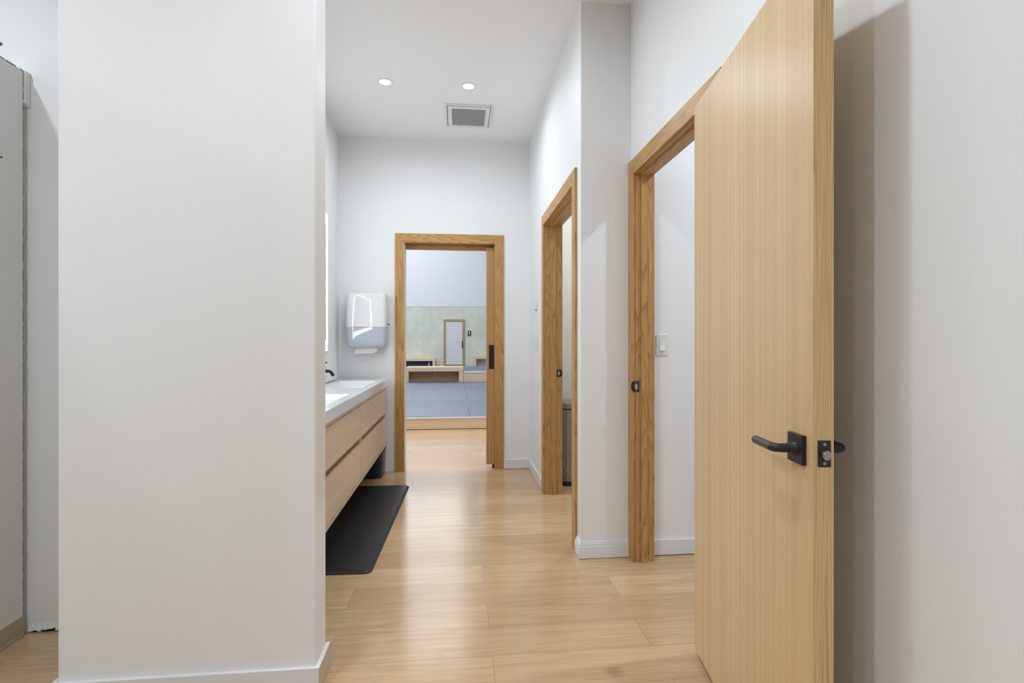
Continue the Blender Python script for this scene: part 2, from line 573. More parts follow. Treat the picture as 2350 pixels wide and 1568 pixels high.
# worn dark arris along the visible edges
rnd = random.Random(4)
bm = bmesh.new()
z = 0.1
while z < 2.2:
    L = rnd.uniform(0.01, 0.06)
    wd = rnd.uniform(0.0008, 0.003)
    box(bm, -1.7133, -1.7122, 2.2562 - wd, 2.2568, z, min(z + L, 2.236))
    z += L + rnd.uniform(0.002, 0.035)
y = 1.9
while y < 2.24:
    L = rnd.uniform(0.01, 0.05)
    box(bm, -1.7133, -1.7120, y, y + L, 2.2365 - rnd.uniform(0.001, 0.004), 2.2385)
    y += L + rnd.uniform(0.002, 0.02)
obj('worn_edge', bm, plain('grime_grey', (0.30, 0.29, 0.26, 1), 0.8), part)
tag(obj('nail', disc_cyl(bmesh.new(), (-1.713, 2.154, 1.859), (1, 0, 0), 0.0032, 0.003, 12), M['black'],
        base=(-1.713, 2.154, 1.859)), 'tiny dark nail head in the grey partition at left border', 'nail')
tag(obj('wall_anchor', disc_cyl(bmesh.new(), (-1.814, 2.281, 2.351), (0, -1, 0), 0.006, 0.005, 14),
        plain('dark_red_anchor', lin(92, 48, 46), 0.5), base=(-1.814, 2.281, 2.351)),
    'small dark red wall anchor above the grey partition', 'wall anchor')
# torn foot of the wall at left: dark gap with hanging paper scraps
bm = bmesh.new()
box(bm, -1.712, -1.20, 2.2788, 2.2802, 0.001, 0.016)
struct('trim_1', bm, M['gap'], 'dark gap where the baseboard is missing at far left', 'trim')
bm = bmesh.new()
x = -1.71
pts_top = []
while x < -1.22:
    wdt = rnd.uniform(0.008, 0.022)
    hh = rnd.choice((0.002, 0.004, 0.006, 0.010, 0.013))
    z0 = 0.016 - hh
    prism(bm, [(x, 0.034), (x + wdt, 0.034), (x + wdt, z0 + rnd.uniform(-0.002, 0.003)), (x, z0)],
          lambda u, v, t: (u, 2.2790 - 0.0022 * t - (0.004 * t if v < 0.015 else 0), v))
    x += wdt
struct('trim_2', bm, M['wall'], 'torn drywall paper hanging over the gap at far left', 'trim')

# ---- hall shell
bm = bmesh.new()
box(bm, -7.0, 7.0, 21.30, 21.40, 0, 2.572)
struct('wall_hall_back', bm, M['lime'], 'sage green limewashed lower wall of the hall', 'wall')
struct('wall_hall_upper', bx(-7.0, 7.0, 21.292, 21.40, 2.575, 7.0), M['far_white'],
       'white upper wall of the hall', 'wall')
struct('wall_hall_left', bx(-7.1, -7.0, 4.77, 21.4, 0, 7.0), M['far_white'], 'left side wall of the hall', 'wall')
struct('wall_hall_right', bx(7.0, 7.1, 4.77, 21.4, 0, 7.0), M['far_white'], 'right side wall of the hall', 'wall')

# unseen glowing band, added to throw the bright streak on the corridor floor
cw_ = thing('added_glow_window', 'added glowing window band, unseen, high in the hall for the floor streak', 'window', (-3.2, 21.29, 4.95), kind='structure')
obj('glow_pane', bx(-6.5, 0.2, 21.270, 21.285, 5.0, 6.85), emit('streak_band_glow', (0.95, 0.975, 1.0, 1), STREAK_GLOW), cw_)
for k in range(5):
    xx = -6.55 + 6.75 * k / 4
    obj('mullion', bx(xx, xx + 0.05, 21.255, 21.291, 4.95, 6.90), M['white_satin'], cw_)
obj('frame_rail', bx(-6.5, 0.2, 21.255, 21.291, 4.95, 4.999), M['white_satin'], cw_)
obj('frame_rail', bx(-6.5, 0.2, 21.255, 21.291, 6.851, 6.90), M['white_satin'], cw_)

# ---- baseboards
def baseboard(name, outline_pts, label, cap=False):
    """outline_pts: list of (x, y, nx, ny) segments given as pairs; simple boxes"""
    bm = bmesh.new()
    for (x0, x1, y0, y1) in outline_pts:
        box(bm, x0, x1, y0, y1, 0.002, 0.087, 0.0025, 2)
        if cap:
            pass
    return struct(name, bm, M['trim'], label, 'baseboard')

baseboard('baseboard_back', [(0.412, 0.655, 4.756, 4.77)], 'white baseboard on the end wall right of the pocket door')
baseboard('baseboard_right', [(0.641, 0.655, 4.018, 4.757)], 'white baseboard between the end wall and stall doorway')
# return baseboard with a stepped cap profile round the wall end
bm = bmesh.new()
for (h0, h1, p) in ((0.002, 0.066, 0.014), (0.066, 0.080, 0.011), (0.080, 0.089, 0.006)):
    ring = [(0.655 - p, 2.757 - p), (0.9155, 2.757 - p), (0.9155, 2.757), (0.655, 2.757), (0.655, 2.846), (0.655 - p, 2.846)]
    prism(bm, ring, lambda u, v, t, h0=h0, h1=h1: (u, v, h0 + (h1 - h0) * t), 0.0015)
struct('baseboard_right_return', bm, M['trim'], 'white stepped baseboard wrapping the wall end between doorways', 'baseboard')
bm = bmesh.new()
ring = [(1.036, 2.743), (2.9, 2.743), (2.9, 2.757), (1.036, 2.757)]
prism(bm, ring, lambda u, v, t: (u, v, 0.004 + 0.083 * t), 0.002)
struct('baseboard_room', bm, M['trim'], 'white baseboard seen inside the right-hand room', 'baseboard')
bm = bmesh.new()
ring = [(-1.278, 1.781), (-0.458, 1.781), (-0.458, 1.935), (-0.472, 1.935), (-0.472, 1.795), (-1.264, 1.795), (-1.264, 1.935), (-1.278, 1.935)]
prism(bm, ring, lambda u, v, t: (u, v, 0.002 + 0.086 * t), 0.002)
struct('baseboard_left_stub', bm, M['trim'], 'white baseboard around the foot of the stub wall', 'baseboard')

M['beige_skin'] = paint('beige_end_skin', lin(206, 192, 166), 0.6, 0.06)  # even beige skin laid over the white baseboard end
struct('baseboard_left_stub_end', bx(-0.4585, -0.4572, 1.7815, 1.9345, 0.003, 0.0855), M['beige_skin'],
       'thin beige skin on the end face of the stub wall baseboard', 'baseboard')

# ================================================================== DOOR FRAMES
def door_frame(name, label, loc, rotz, W, H, T, stop=None, cw=0.080, proj=0.014, back=True, left_mat=None, head=True):
    """local: x along opening, y into the wall (front face y = 0), z up"""
    root = thing(name, label, 'door frame', loc, rotz, kind='structure')
    rv = 0.005
    def casing(y0, y1):
        a, b_ = -rv - cw, -rv
        t0, t1 = H + rv, H + rv + cw
        sets = [('casing', [(a, 0), (b_, 0), (b_, t0), (a, t1)], M['oak_z']),
                ('casing', [(W + rv, 0), (W + rv + cw, 0), (W + rv + cw, t1), (W + rv, t0)], M['oak_z']),
                ('head_casing', [(b_, t0), (W + rv, t0), (W + rv + cw, t1), (a, t1)], M['oak_x'])]
        for nm, pts, mt in sets:
            bm = bmesh.new()
            prism(bm, pts, lambda u, v, t: (u, y0 + (y1 - y0) * t, v), 0.0012)
            obj(nm, bm, mt, root, local=True)
    casing(-proj, 0.0)
    if back:
        casing(T, T + proj)
    obj('jamb', bx(-0.019, 0.0, 0.0, T, 0, H + 0.019), left_mat or M['oak_z'], root, local=True)
    obj('jamb', bx(W, W + 0.019, 0.0, T, 0, H + 0.019), M['oak_z'], root, local=True)
    if head:
        obj('head_jamb', bx(0.0, W, 0.0, T, H, H + 0.019), M['oak_x'], root, local=True)
    if stop:
        s0, s1 = stop
        obj('stop', bx(0.0, 0.012, s0, s1, 0, H, 0.001), M['oak_z'], root, local=True)
        obj('stop', bx(W - 0.012, W, s0, s1, 0, H, 0.001), M['oak_z'], root, local=True)
        obj('head_stop', bx(0.012, W - 0.012, s0, s1, H - 0.012, H, 0.001), M['oak_x'], root, local=True)
    return root

def strike(root, y0, y1, z0, z1, lip, ):
    """latch strike on the far jamb (local plane x = 0), lip at low or high y"""
    bm = bmesh.new()
    zc = (z0 + z1) / 2
    pts = []
    if lip < 0:
        pts = [(y1, z0), (y1, z1), (y0 + 0.012, z1), (y0 + 0.004, z1 - 0.008), (y0, zc + 0.012), (y0, zc - 0.012), (y0 + 0.004, z0 + 0.008), (y0 + 0.012, z0)]
    else:
        pts = [(y0, z0), (y1 - 0.012, z0), (y1 - 0.004, z0 + 0.008), (y1, zc - 0.012), (y1, zc + 0.012), (y1 - 0.004, z1 - 0.008), (y1 - 0.012, z1), (y0, z1)]
    prism(bm, pts, lambda u, v, t: (0.0002 + 0.002 * t, u, v), 0.0004)
    p = obj('strike_plate', bm, M['black'], root, local=True)
    p['label'] = 'black latch strike plate'
    hy = (y0 + 0.62 * (y1 - y0)) if lip < 0 else (y0 + 0.38 * (y1 - y0))
    bm = bmesh.new()
    prism(bm, round_rect(hy - 0.008, hy + 0.008, zc - 0.015, zc + 0.013, 0.006, 5), lambda u, v, t: (0.0021 + 0.0006 * t, u, v))
    q = obj('latch_hole', bm, plain('raw_oak_hole', lin(176, 160, 124), 0.7), p, local=True)
    for zz in (z0 + 0.008, z1 - 0.008):
        obj('screw', disc_cyl(bmesh.new(), (0.002, hy, zz), (1, 0, 0), 0.0035, 0.0009, 12), M['screw'], p, local=True)

# right-hand (open) door frame
f1 = door_frame('door_1', 'oak frame of the right-hand doorway behind the open door', (0.93, RY1, 0), -PI / 2, RY1 - RY0, RZ, 0.09, stop=(0.028, 0.060))
strike(f1, -0.026, 0.018, 0.900, 0.957, -1)
# stall doorway
f2 = door_frame('door_2', 'oak frame of the narrow-looking stall doorway in the middle', (0.655, MY1, 0), -PI / 2, MY1 - MY0, MZ, 0.122, stop=(0.045, 0.082))
strike(f2, 0.090, 0.133, 0.895, 0.951, 1)
# pocket doorway
f3 = door_frame('door_3', 'oak frame of the pocket doorway at the corridor end', (OX0, 4.77, 0), 0.0, OX1 - OX0, OZ, 0.13, left_mat=M['trim'], head=False)  # left jamb coloured white to stand for hall daylight falling on it
obj('head_jamb', bx(0.0, OX1 - OX0, 0.0, 0.022, OZ, OZ + 0.02), M['oak_x'], f3, local=True)
obj('head_jamb', bx(0.0, OX1 - OX0, 0.098, 0.13, 2.012, OZ + 0.055), M['oak_x'], f3, local=True)
t_ = obj('track', bx(0.0, OX1 - OX0, 0.040, 0.082, 2.056, 2.075), M['steel'], f3, local=True)
t_['label'] = 'pale metal sliding track'
# floor guide for the pocket slab
gd = obj('floor_guide', bx(0.790, 0.805, 0.050, 0.085, 0.0, 0.028, 0.002), M['black'], f3, local=True)
gd['label'] = 'small black floor guide'

# pocket slab
pk = thing('pocket_door', 'oak pocket door slid almost fully into the end wall', 'door', (0.66, 4.833, 0.033))
obj('door_panel', bx(0.256, 1.09, 4.813, 4.853, 0.033, 2.028, 0.001), M['pocket_z'], pk)
fp = obj('flush_pull', bx(0.279, 0.330, 4.8105, 4.8135, 0.911, 1.133, 0.001), M['black'], pk)
fp['label'] = 'black rectangular flush pull'
bm = bmesh.new()
for (a0, a1, c0, c1) in ((0.286, 0.288, 0.935, 1.108), (0.321, 0.323, 0.935, 1.108)):
    box(bm, a0, a1, 4.8093, 4.8106, c0, c1)
box(bm, 0.286, 0.323, 4.8093, 4.8106, 1.106, 1.108)
box(bm, 0.286, 0.323, 4.8093, 4.8106, 0.935, 0.937)
obj('pull_rim', bm, M['black_grip'], fp, local=False)

# ================================================================== OPEN DOOR
ANG = math.radians(8.62)
# local frame: +x from hinge edge to latch edge, +y = towards the wall (door thickness), z up
# world direction of +x is (-sin, -cos); +y is (cos, -sin)
dr = thing('wooden_door', 'large pale oak veneer door standing wide open in the right foreground', 'door', (0.878, 1.876, 0.0))
dr.rotation_euler = (0, 0, math.atan2(-math.cos(ANG), -math.sin(ANG)))
DW, DT, DZ0, DZ1 = 0.8445, 0.042, 0.022, 2.040
obj('door_panel', bx(0, DW - 0.0012, 0.0, DT, DZ0, DZ1, 0.0008), M['veneer_z'], dr, local=True)
e_ = obj('edge_band', bx(DW - 0.0012, DW, 0.0, DT, DZ0, DZ1, 0.0003), M['edge_z'], dr, local=True)
e_['label'] = 'darker solid oak edge strip'
lp = obj('latch_plate', bx(DW - 0.0006, DW + 0.0014, 0.0085, 0.0355, 0.898, 0.9545, 0.0004), M['black'], dr, local=True)
lp['label'] = 'black latch face plate'
bm = bmesh.new()
rings = []
for k, (xx, sc_) in enumerate(((0.0, 1.0), (0.006, 1.0), (0.0095, 0.9), (0.011, 0.7))):
    out = []
    for u, v in round_rect(-0.0095, 0.0095, -0.0105, 0.0105, 0.0075, 5):
        # bevelled spring bolt: slopes away towards the wall side
        slope = 0.45 * (u + 0.0095)
        out.append((DW + max(0.0005, min(xx, 0.0115 - slope)), 0.0245 + u * sc_, 0.9235 + v * sc_))
    rings.append(out)
loft(bm, rings)
bo = obj('latch_bolt', bm, M['steel'], lp, local=True, smooth=True)
bo['label'] = 'grey metal spring bolt'
for zz in (0.906, 0.9465):
    s_ = obj('screw', disc_cyl(bmesh.new(), (DW + 0.0013, 0.0225, zz), (1, 0, 0), 0.0038, 0.0009, 16), M['screw'], lp, local=True)

def door_handle(root, side):
    """side -1: corridor face (local y = 0), side +1: wall face (y = DT)"""
    y0 = 0.0 if side < 0 else DT
    s = side
    cx_, cz_ = 0.783, 0.926
    hs = 0.0325
    ya, yb = sorted((y0 + s * 0.0003, y0 + s * 0.0105))
    h = obj('door_handle', bx(cx_ - hs, cx_ + hs, ya, yb, cz_ - hs, cz_ + hs, 0.0009), M['black'], root, local=True)
    h['label'] = 'black lever handle on a square plate'
    for zz in (cz_ - 0.021, cz_ + 0.021):
        obj('screw', disc_cyl(bmesh.new(), (cx_ - 0.004, y0 + s * 0.0100, zz), (0, s, 0), 0.0028, 0.0008, 10), M['black_grip'], h, local=True)
    # flared neck leaving the plate along the door normal, then turning towards the hinge side
    bm = bmesh.new()
    prof = [(0.0100, 0.0170), (0.0125, 0.0160), (0.017, 0.0136), (0.023, 0.0116), (0.030, 0.0104), (0.040, 0.0100)]
    pts = [(cx_, y0 + s * d, cz_) for d, r in prof]
    rad = [r for d, r in prof]
    for k in range(1, 6):
        a = (PI / 2) * k / 5
        pts.append((cx_ - 0.014 * (1 - math.cos(a)), y0 + s * (0.040 + 0.014 * math.sin(a)), cz_))
        rad.append(0.0100)
    tube(bm, pts, rad, 20)
    obj('neck', bm, M['black'], h, local=True, smooth=True)
    # eight-sided grip with a round tip
    bm = bmesh.new()
    xs = [(cx_ - 0.010, 0.0085), (cx_ - 0.013, 0.0104), (cx_ - 0.05, 0.0103), (cx_ - 0.100, 0.0102),
          (cx_ - 0.106, 0.0092), (cx_ - 0.110, 0.0065), (cx_ - 0.112, 0.0022)]
    rings = []
    for xx, r in xs:
        rings.append([(xx, y0 + s * 0.054 + r * 0.95 * math.cos(2 * PI * (k + 0.5) / 10), cz_ + r * math.sin(2 * PI * (k + 0.5) / 10)) for k in range(10)])
    loft(bm, rings)
    obj('grip', bm, M['black_grip'], h, local=True)
    return h
door_handle(dr, -1)
door_handle(dr, 1)
for zz in (0.25, 1.05, 1.82):
    bm = bmesh.new()
    tube(bm, [(-0.004, DT + 0.004, zz), (-0.004, DT + 0.004, zz + 0.09)], 0.005, 12)
    obj('hinge', bm, M['black'], dr, local=True)

# ================================================================== VANITY
van = thing('vanity_cabinet', 'wall-hung light oak vanity with four handleless drawers', 'cabinet', (-0.84, 3.56, 0.241))
FX = -0.637           # carcass front
VY0, VYM, VY1 = 2.43, 3.512, 4.692
bm = bmesh.new()
box(bm, -1.036, FX - 0.022, VY0 + 0.018, VY1 - 0.018, 0.262, 0.728)        # dark core behind the gaps
obj('carcass', bm, M['recess'], van)
for nm, a in (('end_panel', (-1.038, FX, VY1 - 0.018, VY1, 0.241, 0.776)), ('end_panel', (-1.038, FX, VY0, VY0 + 0.018, 0.241, 0.776)),
              ('bottom_panel', (-1.038, FX, VY0 + 0.018, VY1 - 0.018, 0.241, 0.262)),
              ('divider', (FX - 0.03, FX + 0.001, VYM - 0.011, VYM + 0.011, 0.262, 0.776)),
              ('top_rail', (FX - 0.03, FX, VY0 + 0.018, VYM - 0.0125, 0.748, 0.776)),
              ('top_rail', (FX - 0.03, FX, VYM + 0.0125, VY1 - 0.018, 0.748, 0.776))):
    obj(nm, bx(*a, bev=0.0008), M['van_y'], van)
for (ya, yb) in ((VY0 + 0.0215, VYM - 0.0145), (VYM + 0.0145, VY1 - 0.0215)):
    obj('drawer', bx(FX - 0.02, FX, ya, yb, 0.535, 0.7442, 0.0012), M['van_y'], van)
    obj('drawer', bx(FX - 0.02, FX, ya, yb, 0.2655, 0.497, 0.0012), M['van_y'], van)

# countertop with two moulded basins
CT = thing('vanity_countertop', 'glossy white double-basin vanity top on the oak cabinet', 'sink', (-0.83, 3.56, 0.776))
CX0, CX1, CY0, CY1, CZ0, CZ1 = -1.040, -0.621, 2.42, 4.703, 0.776, 0.835
B = [(-0.985, -0.682, 2.75, 3.398), (-0.985, -0.682, 3.838, 4.508)]
bm = bmesh.new()
xs = [CX0, B[0][0], B[0][1], CX1]
ys = [CY0, B[0][2], B[0][3], B[1][2], B[1][3], CY1]
def cell_hole(i, j):
    return i == 1 and j in (1, 3)
top = {}
def vget(i, j, zz):
    k = (i, j, zz)
    if k not in top:
        top[k] = bm.verts.new((xs[i], ys[j], zz))
    return top[k]
for i in range(3):
    for j in range(5):
        if cell_hole(i, j):
            continue
        for zz in (CZ1, CZ0):
            q = [vget(i, j, zz), vget(i + 1, j, zz), vget(i + 1, j + 1, zz), vget(i, j + 1, zz)]
            bm.faces.new(q if zz == CZ1 else q[::-1])
for i in range(3):
    bm.faces.new((vget(i, 0, CZ0), vget(i + 1, 0, CZ0), vget(i + 1, 0, CZ1), vget(i, 0, CZ1)))
    bm.faces.new((vget(i, 5, CZ0), vget(i, 5, CZ1), vget(i + 1, 5, CZ1), vget(i + 1, 5, CZ0)))
for j in range(5):
    bm.faces.new((vget(0, j, CZ0), vget(0, j, CZ1), vget(0, j + 1, CZ1), vget(0, j + 1, CZ0)))
    bm.faces.new((vget(3, j, CZ0), vget(3, j + 1, CZ0), vget(3, j + 1, CZ1), vget(3, j, CZ1)))
sl = obj('slab', bm, M['solid_white'], CT)
for (x0, x1, y0, y1) in B:
    bm = bmesh.new()
    r0 = [(u, v, CZ1 - 0.0005) for u, v in round_rect(x0, x1, y0, y1, 0.006, 4)]
    r1 = [(u, v, CZ1 - 0.006) for u, v in round_rect(x0 + 0.003, x1 - 0.003, y0 + 0.003, y1 - 0.003, 0.010, 4)]
    r2 = [(u, v, CZ1 - 0.048) for u, v in round_rect(x0 + 0.012, x1 - 0.012, y0 + 0.014, y1 - 0.014, 0.03, 4)]
    r3 = [(u, v, CZ1 - 0.0575) for u, v in round_rect(x0 + 0.035, x1 - 0.035, y0 + 0.04, y1 - 0.04, 0.04, 4)]
    loft(bm, [r0, r1, r2, r3], cap0=False, cap1=True)
    # outer skin so that the bowl is a solid shell
    bs = obj('basin', bm, M['solid_white'], CT, smooth=True)
    dbm = disc_cyl(bmesh.new(), ((x0 + x1) / 2, (y0 + y1) / 2, CZ1 - 0.0573), (0, 0, 1), 0.022, 0.004, 24)
    obj('drain', dbm, M['black'], bs)
# faucet
fa = thing('faucet', 'matte black wall-mounted faucet over the far basin', 'faucet', (-1.040, 4.15, 0.92))
fx, fy = -1.040, 4.15
obj('wall_plate', bx(fx + 0.0003, fx + 0.007, fy - 0.028, fy + 0.028, 0.905, 1.030, 0.002), M['black'], fa)
bm = bmesh.new()
pts = [(fx + 0.006, fy, 0.937), (fx + 0.030, fy, 0.937)]
for k in range(0, 8):
    a = math.radians(60.0) * k / 7
    pts.append((fx + 0.040 + 0.034 * math.sin(a), fy, 0.937 - 0.034 * (1 - math.cos(a))))
lx, lz = pts[-1][0], pts[-1][2]
pts.append((lx + 0.012, fy, lz - 0.021))
tube(bm, pts, 0.0120, 16)
obj('spout', bm, M['black'], fa, smooth=True)
bm = bmesh.new()
tube(bm, [(fx + 0.006, fy, 1.002), (fx + 0.016, fy, 1.002), (fx + 0.018, fy, 1.002), (fx + 0.035, fy, 1.002)], [0.014, 0.014, 0.0048, 0.0045], 16)
obj('lever', bm, M['black'], fa, smooth=True)

# lit mirror
mr = thing('wall_mirror', 'backlit wall mirror with glowing white border above the vanity', 'mirror', (-1.039, 3.50, 1.088))
MXB, MXF, MY_0, MY_1, MZ_0, MZ_1 = -1.040, -1.012, 2.76, 4.19, 1.088, 2.158
obj('backing', bx(MXB + 0.0005, MXF - 0.004, MY_0 + 0.003, MY_1 - 0.003, MZ_0 + 0.004, MZ_1 - 0.004), M['white_satin'], mr)
obj('glass', bx(MXF - 0.004, MXF, MY_0 + 0.085, MY_1 - 0.04, MZ_0 + 0.085, MZ_1 - 0.085), M['mirror'], mr)
bm = bmesh.new()
box(bm, MXF - 0.004, MXF + 0.0005, MY_0, MY_1, MZ_0 + 0.004, MZ_0 + 0.085)
box(bm, MXF - 0.004, MXF + 0.0005, MY_0, MY_1, MZ_1 - 0.085, MZ_1 - 0.004)
box(bm, MXF - 0.004, MXF + 0.0005, MY_0, MY_0 + 0.085, MZ_0 + 0.085, MZ_1 - 0.085)
box(bm, MXF - 0.004, MXF + 0.0005, MY_1 - 0.04, MY_1, MZ_0 + 0.085, MZ_1 - 0.085)
lb = obj('light_border', bm, M['mirror_lit'], mr)
lb['label'] = 'glowing white border'
obj('edge_cap', bx(MXB + 0.0005, MXF + 0.001, MY_0, MY_1, MZ_0 - 0.004, MZ_0 + 0.0038), M['steel'], mr)
obj('edge_cap', bx(MXB + 0.0005, MXF + 0.001, MY_0, MY_1, MZ_1 - 0.0038, MZ_1 + 0.004), M['steel'], mr)

# ================================================================== PAPER TOWEL DISPENSER
tdx0, tdx1 = -0.968, -0.618
td = thing('paper_towel_dispenser', 'white paper towel dispenser with smoky blue lower window on the end wall', 'towel dispenser', (-0.793, 4.769, 1.112))
def td_ring(z, yf, inset, r=0.045, bow=0.0008):
    """plan outline at height z: back flat on the wall, front bowed"""
    out = []
    x0, x1 = tdx0 + inset, tdx1 - inset
    n = 7
    yb = 4.769
    out.append((x1, yb, z))
    cxr = x1 - r
    for k in range(n + 1):
        a = PI / 2 * k / n
        out.append((cxr + r * math.cos(a), yf + r - r * math.sin(a), z))
    m = 6
    for k in range(1, m):
        t = k / m
        out.append((cxr + (x0 + r - cxr) * t, yf - bow * math.sin(PI * t), z))
    for k in range(n + 1):
        a = PI / 2 + PI / 2 * k / n
        out.append((x0 + r + r * math.cos(a), yf + r - r * math.sin(a), z))
    out.append((x0, yb, z))
    return out
bm = bmesh.new()
loft(bm, [td_ring(1.290, 4.598, 0.000, bow=0.0016), td_ring(1.34, 4.598, 0.000, bow=0.0008), td_ring(1.40, 4.600, 0.000, bow=0.0012), td_ring(1.46, 4.602, 0.001, bow=0.0024),
          td_ring(1.52, 4.607, 0.002, bow=0.0028), td_ring(1.555, 4.612, 0.004, bow=0.0012), td_ring(1.572, 4.618, 0.006, bow=0.0004), td_ring(1.582, 4.628, 0.010, bow=0.0004), td_ring(1.588, 4.645, 0.020, bow=0.0004)])
obj('cover', bm, M['white_plastic'], td, smooth=True)
bm = bmesh.new()
loft(bm, [td_ring(1.112, 4.640, 0.022), td_ring(1.118, 4.628, 0.012), td_ring(1.140, 4.612, 0.003), td_ring(1.19, 4.604, 0.000), td_ring(1.288, 4.599, 0.000)])
wn_ = obj('window', bm, M['smoke'], td, smooth=True)
wn_['label'] = 'smoky blue translucent window'
obj('back_plate', bx(tdx0 + 0.02, tdx1 - 0.02, 4.755, 4.766, 1.13, 1.285), M['white_satin'], td)
bm = bmesh.new()
box(bm, tdx0 + 0.055, tdx0 + 0.075, 4.65, 4.75, 1.19, 1.285, 0.003)
box(bm, tdx1 - 0.075, tdx1 - 0.055, 4.65, 4.75, 1.19, 1.285, 0.003)
box(bm, tdx0 + 0.08, tdx1 - 0.08, 4.66, 4.75, 1.15, 1.165, 0.002)
obj('inner_guide', bm, M['white_satin'], td)
bm = bmesh.new()
box(bm, tdx1 - 0.001, tdx1 + 0.010, 4.640, 4.650, 1.312, 1.320, 0.001)
box(bm, tdx1 + 0.008, tdx1 + 0.026, 4.641, 4.644, 1.309, 1.317, 0.001)
ky = obj('key', bm, M['black'], td)
ky['label'] = 'small black key in the side lock'
obj('outlet_lip', bx(-0.900, -0.885, 4.66, 4.68, 1.104, 1.114, 0.002), M['screw'], td)
obj('outlet_lip', bx(-0.706, -0.691, 4.66, 4.68, 1.104, 1.114, 0.002), M['screw'], td)
# the sheet hanging out
bm = bmesh.new()
pts = [(-0.888, 1.116), (-0.707, 1.116), (-0.700, 1.083), (-0.742, 1.062), (-0.893, 1.057)]
prism(bm, pts, lambda u, v, t: (u, 4.662 - 0.25 * (1.116 - v) * (1.116 - v) / 0.06 + t * 0.0012, v))
tag(obj('paper_towel', bm, M['paper'], base=(-0.797, 4.66, 1.116)), 'white paper towel sheet hanging out of the dispenser', 'paper towel')

# ================================================================== FLOOR THINGS
fm = thing('floor_mat', 'black rubber anti-fatigue mat on the oak floor before the vanity', 'mat', (-0.66, 3.48, 0.0))
fm.rotation_euler = (0, 0, math.radians(-1.58))
bm = bmesh.new()
L2, W2 = 0.796, 0.247
rings = []
for zz, ins in ((0.0005, 0.0), (0.004, 0.0), (0.0125, 0.013)):
    rings.append([(u, v, zz) for u, v in round_rect(-W2 + ins, W2 - ins, -L2 + ins, L2 - ins, 0.035 - ins * 0.5, 8)])
loft(bm, rings)
obj('bevelled_edge', bm, M['mat_rubber'], fm, local=True)
bm = bmesh.new()
rings = [[(u, v, zz) for u, v in round_rect(-W2 + 0.014, W2 - 0.014, -L2 + 0.014, L2 - 0.014, 0.026, 8)] for zz in (0.0120, 0.0136)]
loft(bm, rings)
obj('tread', bm, plain('black_ribbed_rubber', (0.020, 0.021, 0.024, 1), 0.42, 0.4), fm, local=True)

wb = thing('wastebasket', 'small dark navy wastebasket under the far end of the vanity', 'bin', (-0.80, 4.635, 0.0))
bm = bmesh.new()
rings = []
for zz, g in ((0.0008, 0.0), (0.006, 0.004), (0.22, 0.016), (0.226, 0.020), (0.234, 0.020)):
    rings.append([(u, v, zz) for u, v in round_rect(-0.96 - g, -0.652 + g, 4.53 - g, 4.735 + g * 0.6, 0.04, 6)])
for zz, g in ((0.234, 0.014), (0.22, 0.011), (0.012, -0.004)):
    rings.append([(u, v, zz) for u, v in round_rect(-0.96 - g, -0.652 + g, 4.53 - g, 4.735 + g * 0.6, 0.04, 6)])
loft(bm, rings)
obj('bucket', bm, M['bin'], wb, smooth=True)

# stainless can in the stall
tc_ = thing('trash_can', 'tall brushed steel trash can inside the stall doorway', 'bin', (0.98, 4.30, 0.0))
def can_ring(z, g=0.0):
    return [(u, v, z) for u, v in round_rect(0.832 - g, 1.16 + g, 4.144 - g, 4.46 + g, 0.045, 8)]
bm = bmesh.new()
loft(bm, [can_ring(0.035), can_ring(0.612)])
obj('body', bm, M['steel_dark'], tc_, smooth=True)
bm = bmesh.new()
loft(bm, [can_ring(0.0006, 0.003), can_ring(0.034, 0.003)])
obj('base', bm, M['bin_dark'], tc_, smooth=True)
bm = bmesh.new()
loft(bm, [can_ring(0.613, -0.006), can_ring(0.622, -0.006)])
obj('gasket', bm, M['bin_dark'], tc_)
bm = bmesh.new()
loft(bm, [can_ring(0.623, 0.001), can_ring(0.655, 0.001), can_ring(0.658, -0.004)])
obj('lid_rim', bm, M['steel_dark'], tc_, smooth=True)
bm = bmesh.new()
loft(bm, [can_ring(0.659, -0.006), can_ring(0.665, -0.006), can_ring(0.674, -0.03)])
obj('lid', bm, M['steel'], tc_, smooth=True)
bm = bmesh.new()
box(bm, 0.876, 0.880, 4.1405, 4.144, 0.036, 0.611)
obj('front_seam', bm, M['steel'], tc_)

# ================================================================== WALL DEVICES
ls = thing('light_switch', 'white rocker light switch on the wall inside the right-hand room', 'light switch', (1.106, 2.757, 1.089))
bm = bx(1.071, 1.141, 2.7515, 2.7565, 1.089, 1.203, 0.0022, 3)
obj('plate', bm, M['white_satin'], ls)
obj('rocker_frame', bx(1.0895, 1.1225, 2.7500, 2.7525, 1.1125, 1.1795, 0.0006), M['white_satin'], ls)
bm = bmesh.new()
prism(bm, [(2.7502, 1.1775), (2.7515, 1.1145), (2.7445, 1.1145), (2.7495, 1.147)], lambda u, v, t: (1.0910 + 0.030 * t, u, v), 0.0004)
obj('rocker', bm, M['white_plastic'], ls)
for zz in (1.098, 1.194):
    obj('screw', disc_cyl(bmesh.new(), (1.106, 2.7517, zz), (0, -1, 0), 0.003, 0.0008, 12), M['white_plastic'], ls)

